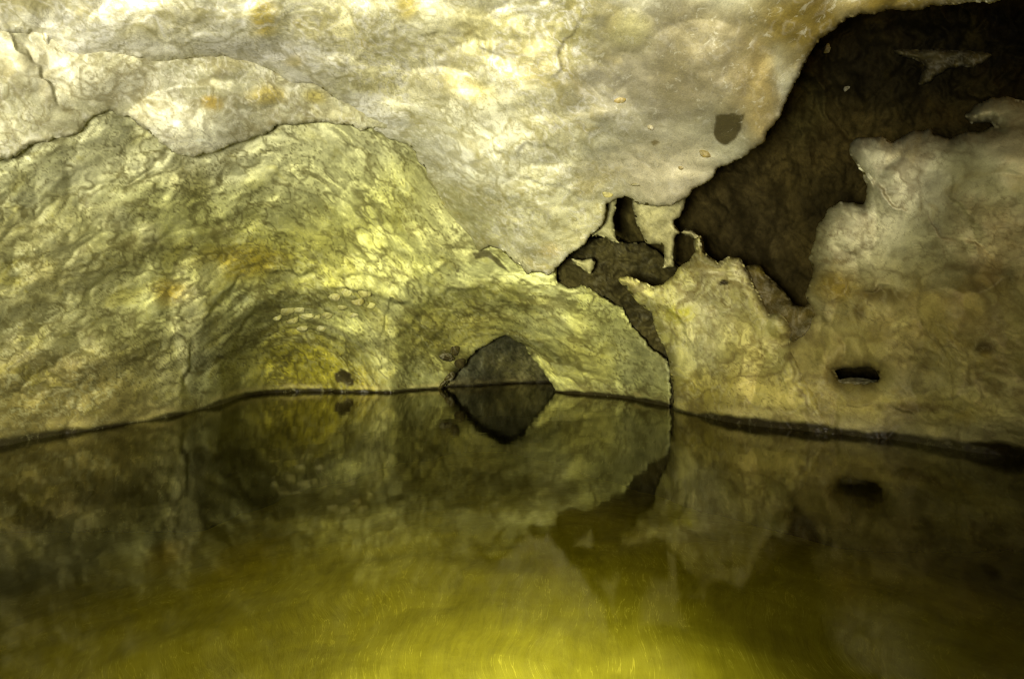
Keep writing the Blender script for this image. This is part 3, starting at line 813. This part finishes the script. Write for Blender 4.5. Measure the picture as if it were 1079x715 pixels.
C_paint = paint((0.61, 0.59, 0.36), hue=(1, 1, 1.10), fade=lambda x, y: 0.8 * sstep(610, 690, x), spots=[(500, 240, 46, 46, (0.47, 0.455, 0.215), 0.9), (470, 205, 26, 30, (0.47, 0.455, 0.21), 0.9),
    (90, 30, 120, 60, (0.60, 0.58, 0.42), 0.8), (230, 30, 100, 40, (0.72, 0.70, 0.50), 0.7), (330, 70, 50, 40, (0.76, 0.74, 0.55), 0.9), (500, 160, 90, 60, (0.62, 0.60, 0.42), 0.9),
    (420, 70, 80, 50, (0.64, 0.60, 0.30), 0.7), (480, 95, 40, 16, (0.66, 0.56, 0.16), 0.7), (280, 20, 18, 24, (0.55, 0.42, 0.05), 0.85), (310, 62, 14, 7, (0.55, 0.43, 0.05), 0.8), (427, 5, 14, 14, (0.5, 0.4, 0.06), 0.8),
    (700, 70, 110, 90, (0.32, 0.29, 0.18), 0.95), (745, 60, 70, 80, (0.24, 0.205, 0.10), 0.85), (790, 100, 30, 60, (0.24, 0.19, 0.07), 0.8), (665, 32, 28, 24, (0.52, 0.48, 0.20), 0.8), (600, 30, 30, 60, (0.52, 0.49, 0.20), 0.7), (690, 180, 70, 40, (0.66, 0.60, 0.36), 0.9),
    (850, 30, 80, 60, (0.19, 0.135, 0.016), 0.97), (950, 2, 70, 24, (0.22, 0.15, 0.010), 0.95), (800, 110, 20, 60, (0.42, 0.33, 0.11), 0.7), (560, 230, 60, 50, (0.66, 0.63, 0.36), 0.8), (580, 262, 14, 8, (0.68, 0.54, 0.22), 0.6),
    (20, 5, 50, 14, (0.2, 0.17, 0.04), 0.7), (400, 120, 40, 22, (0.75, 0.735, 0.60), 0.85), (470, 175, 36, 26, (0.75, 0.735, 0.60), 0.8), (515, 190, 30, 14, (0.78, 0.76, 0.55), 0.7), (120, 50, 70, 16, (0.76, 0.74, 0.58), 0.8),
    (260, 55, 70, 14, (0.75, 0.735, 0.64), 0.85), (180, 20, 60, 20, (0.46, 0.42, 0.2), 0.6), (360, 25, 60, 26, (0.60, 0.55, 0.25), 0.7), (520, 40, 50, 30, (0.58, 0.53, 0.2), 0.7), (570, 120, 30, 50, (0.62, 0.58, 0.28), 0.6), (430, 95, 40, 20, (0.62, 0.56, 0.2), 0.6), (620, 230, 30, 30, (0.62, 0.58, 0.28), 0.7), (560, 60, 30, 22, (0.60, 0.52, 0.2), 0.5), (450, 100, 40, 30, (0.72, 0.70, 0.5), 0.5)], cell=0.32, line=0.55, vein=0.65, ochre=0.5, grit=0.6, seed=6, cells=3.0, tone=0.8,
                line_col=(0.30, 0.265, 0.09), vein_col=(0.84, 0.82, 0.68), ochre_col=(0.50, 0.40, 0.08),
                polys=[([(754, 122), (762, 119), (784, 120), (781, 134), (775, 146), (764, 153), (755, 149), (751, 140)], (0.085, 0.068, 0.022), 0.97, 2),
                       ([(683, 148), (690, 146), (695, 150), (688, 153)], (0.2, 0.15, 0.04), 0.8, 2)])
C = sheet('hanging_rock', (-260, 1300, -160, 300), Depth(C_ctrl), MAT['ceiling'], C_paint, C_out, (),
          [lip([(340, 95), (420, 30), (500, 45), (535, 70)], 0.045, 30, 26), lip([(600, 160), (570, 100), (590, 60), (625, 0)], 0.05, 30, 26), lip([(470, 190), (520, 165), (580, 155), (640, 190)], 0.055, 26, 20),
           lip([(500, 200), (545, 185), (600, 205), (640, 205)], 0.05, 18, 14), lip([(510, 225), (560, 205), (610, 225)], 0.06, 12, 12), lip([(60, 70), (50, 40), (10, 20)], .06, 20, 20),
           dome(665, 32, 26, 24, 0.06), dome(540, 130, 130, 90, 0.30), dome(200, 30, 110, 45, 0.16), dome(740, 100, 80, 80, 0.2), dome(768, 135, 20, 22, -0.04, 1.0), dome(500, 60, 40, 40, -0.1), dome(280, 20, 26, 26, 0.1), dome(540, 60, 22, 22, -0.08)],
          C_relief, jag=(4.0, 1.6), roll=(8, 0.08), skirt=((-1, .2), (6, .6), (20, 1.3)), wet_shade_line=False, seed=6)
tag(C, 'massive white and yellow ceiling rock hanging down to a point above the pool', 'rock')


# ================================================================== smaller pieces
def piece(out, ctrl, rgb, label, mat='right', seed=20, feats=(), name='rock_pillar', cat='rock', box=None, jag=(1.6, 1.2), roll=(6, .10), skirt=((-1, .08), (2, .25), (5, .6)), relief=R_relief, spots=(), parent=None, **kw):
    xs_, ys_ = [p[0] for p in out], [p[1] for p in out]
    bx = box or (min(xs_) - 6, max(xs_) + 6, min(ys_) - 6, max(ys_) + 6)
    pk = dict(vein=0.15, cell=0.3, line=0.35, ochre=0.2, grit=0.3, seed=seed, cells=2.5)
    pk.update(kw)
    o = sheet(name, bx, Depth(ctrl), MAT[mat], paint(rgb, spots, 0.4, **pk), out, (), feats, relief, jag=jag, roll=roll, skirt=skirt, wet_shade_line=False, seed=seed, parent=parent)
    if label:
        tag(o, label, cat)
    return o

# pale pillars hanging between the dark gaps under the ceiling rock
piece([(664, 190), (666, 216), (671, 234), (676, 245), (682, 254), (699, 257), (700, 272), (698, 282), (710, 281), (709, 262), (711, 248), (718, 245), (727, 247), (733, 253), (735, 262), (741, 262), (738, 250), (728, 243), (716, 243), (709, 236), (709, 231),
       (716, 226), (720, 219), (722, 208), (726, 190)],
      [(660, 190, 6.6), (730, 190, 6.2), (700, 285, 7.2), (740, 262, 6.6), (665, 240, 7.0)], (0.54, 0.50, 0.24), 'pale yellow rock pillar hanging under the ceiling rock above the jagged spur', seed=21)
piece([(640, 200), (651, 200), (648, 218), (645, 228), (646, 238), (648, 246), (650, 252), (654, 257), (648, 254), (641, 251), (636, 248), (628, 246), (622, 249), (629, 240), (634, 230)],
      [(640, 200, 7.2), (655, 200, 7.1), (640, 256, 7.5), (622, 250, 7.7)], (0.55, 0.52, 0.25), 'small pale rock tooth hanging between two dark slits beside the ceiling rock', seed=22, name='rock_tooth')
piece([(599, 271), (612, 274), (622, 272), (626, 275), (624, 282), (621, 287), (615, 283), (608, 278)],
      [(598, 270, 8.4), (628, 270, 8.3), (615, 290, 8.6)], (0.52, 0.49, 0.22), 'thin pale rock flake wedged in the dark gap beside the ceiling tip', seed=23, name='rock_flake', jag=(1, 1))
# dark tongue of rock that fills the gap behind the spur
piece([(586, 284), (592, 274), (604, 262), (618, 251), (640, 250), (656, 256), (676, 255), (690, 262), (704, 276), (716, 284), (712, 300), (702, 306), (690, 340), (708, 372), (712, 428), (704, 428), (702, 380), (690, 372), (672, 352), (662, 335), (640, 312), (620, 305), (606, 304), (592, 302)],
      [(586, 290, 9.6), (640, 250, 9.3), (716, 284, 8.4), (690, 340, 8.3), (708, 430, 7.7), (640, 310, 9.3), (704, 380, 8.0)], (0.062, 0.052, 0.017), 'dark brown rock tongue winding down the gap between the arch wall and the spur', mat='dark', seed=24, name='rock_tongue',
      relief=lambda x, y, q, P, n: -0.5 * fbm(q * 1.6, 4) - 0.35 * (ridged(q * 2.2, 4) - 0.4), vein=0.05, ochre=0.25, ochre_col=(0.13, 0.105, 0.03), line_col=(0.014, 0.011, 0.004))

# wet brown flowstone in the notch between the spur and the right wall
piece([(778, 284), (790, 279), (800, 280), (808, 290), (818, 300), (828, 312), (836, 322), (846, 322), (852, 318), (862, 318), (868, 326), (866, 340), (850, 352), (836, 360), (822, 350), (806, 334), (792, 312)],
      [(778, 284, 5.9), (800, 280, 5.8), (866, 320, 5.05), (836, 360, 5.35), (806, 330, 5.7)], (0.13, 0.10, 0.028), 'wet brown knobbly flowstone in the notch between the pale spur and the right wall', mat='wetrock', seed=25, name='flowstone',
      relief=lambda x, y, q, P, n: -0.12 * fbm(q * 3, 3) + 0.16 * (np.clip(worley(q * 5.0)[0], 0, 1) ** 2 - .25), spots=[(800, 284, 14, 6, (0.26, 0.20, 0.03), .8)], ochre=0.4, ochre_col=(0.22, 0.16, 0.03))

# boulders and flakes lodged in the recess
def lodged_at(x, y):
    return on('cave_wall3', x, y)
def lodged(name, x, y, Y, size, rgb, label, rot=(0, 0, 0), seed=30, flat=0.25, mat='right', rough=0.3):
    o = lump(name, x, y, Y, size, MAT[mat], rgb, rough, rot, seed, flat, detail=5)
    return tag(o, label, 'rock')
piece([(935, 52), (948, 50), (962, 53), (985, 51), (1002, 52), (1022, 51), (1046, 57), (1036, 64), (1026, 72), (1012, 70), (1000, 71), (992, 76), (984, 80), (976, 86), (967, 89), (970, 80), (976, 72), (972, 65), (958, 61), (946, 58)],
      [(935, 52, lodged_at(935, 52) - .05), (1046, 56, lodged_at(1046, 56) - .1), (967, 89, lodged_at(967, 89) - .2), (1000, 71, lodged_at(1000, 71) - .25), (990, 52, lodged_at(990, 52) - .1)], (0.055, 0.044, 0.015), 'dim brown jutting block of rock in the dark recess at top right', mat='right', seed=27, name='boulder',
      relief=lambda x, y, q, P, n: -0.25 * fbm(q * 2.5, 4), tone=1.2)
lodged('rock_flake', 872, 48, lodged_at(872, 48), (0.035, 0.05, 0.085), (0.26, 0.21, 0.05), 'small pale upright flake in the recess beside the ceiling rim', (0, 12, 0), 33, 0.35)
lodged('rock_flake', 892, 92, lodged_at(892, 92), (0.03, 0.03, 0.045), (0.36, 0.34, 0.24), 'tiny whitish crystal flake alone in the middle of the dark recess', (0, 20, 0), 34, 0.3)

# stone in the oval pocket of the right wall
Yp = on('cave_wall4', 903, 383)
floor_stone = lump('stone', 907, 408, Yp + 0.24, (0.24, 0.17, 0.085), MAT['right'], (0.09, 0.08, 0.035), 0.35, (0, 3, 0), 41, 0.15)
tag(floor_stone, 'flat dark stone lying in the oval pocket of the right wall', 'stone')

# ---- parts of the faces
def knob(parent, key, x, y, size, rgb, seed, mat, label=None, sink=0.4, rot=(0, 0, 0), name='nodule', **kw):
    o = lump(name, x, y, on(key, x, y) + size[1] * sink, size, MAT[mat], rgb, 0.18, rot, seed, 0.0, parent=parent, detail=4, **kw)
    if label:
        o['label'] = label
    return o
for i, (x, y, sx_, sz_, rgb) in enumerate([(744, 160, .055, .042, (0.56, 0.42, 0.14)), (652, 104, .05, .028, (0.58, 0.44, 0.16)), (686, 132, .03, .035, (0.6, 0.5, 0.24)),
                                           (718, 176, .03, .02, (0.6, 0.48, 0.2)), (640, 203, .06, .05, (0.58, 0.52, 0.2)), (672, 194, .07, .014, (0.62, 0.55, 0.25))]):
    knob(C, 'hanging_rock6', x, y, (sx_, 0.03, sz_), tuple(v * 0.62 for v in rgb), 50 + i, 'ceiling', sink=0.6, cell=0.15, grit=0.2)
rs = np.random.RandomState(4)
for i, (x, y, r_) in enumerate([(301, 325, .085), (314, 324, .07), (323, 331, .08), (331, 333, .06), (344, 330, .075), (307, 336, .07), (376, 316, .07), (384, 307, .08), (291, 333, .06), (366, 306, .07), (352, 310, .07),
                               (338, 344, .06), (360, 322, .07), (372, 330, .06), (318, 344, .07), (390, 320, .06)]):
    knob(left_wall, 'cave_wall1', x, y, (1.3 * r_ * rs.uniform(0.9, 1.2), r_ * 1.1, 1.25 * r_ * rs.uniform(0.75, 1.0)), (0.36, 0.345, 0.125), 60 + i, 'wall', sink=0.55, cell=0.2, grit=0.3, line=0.3)
# crusted dark lumps left of the tunnel mouth
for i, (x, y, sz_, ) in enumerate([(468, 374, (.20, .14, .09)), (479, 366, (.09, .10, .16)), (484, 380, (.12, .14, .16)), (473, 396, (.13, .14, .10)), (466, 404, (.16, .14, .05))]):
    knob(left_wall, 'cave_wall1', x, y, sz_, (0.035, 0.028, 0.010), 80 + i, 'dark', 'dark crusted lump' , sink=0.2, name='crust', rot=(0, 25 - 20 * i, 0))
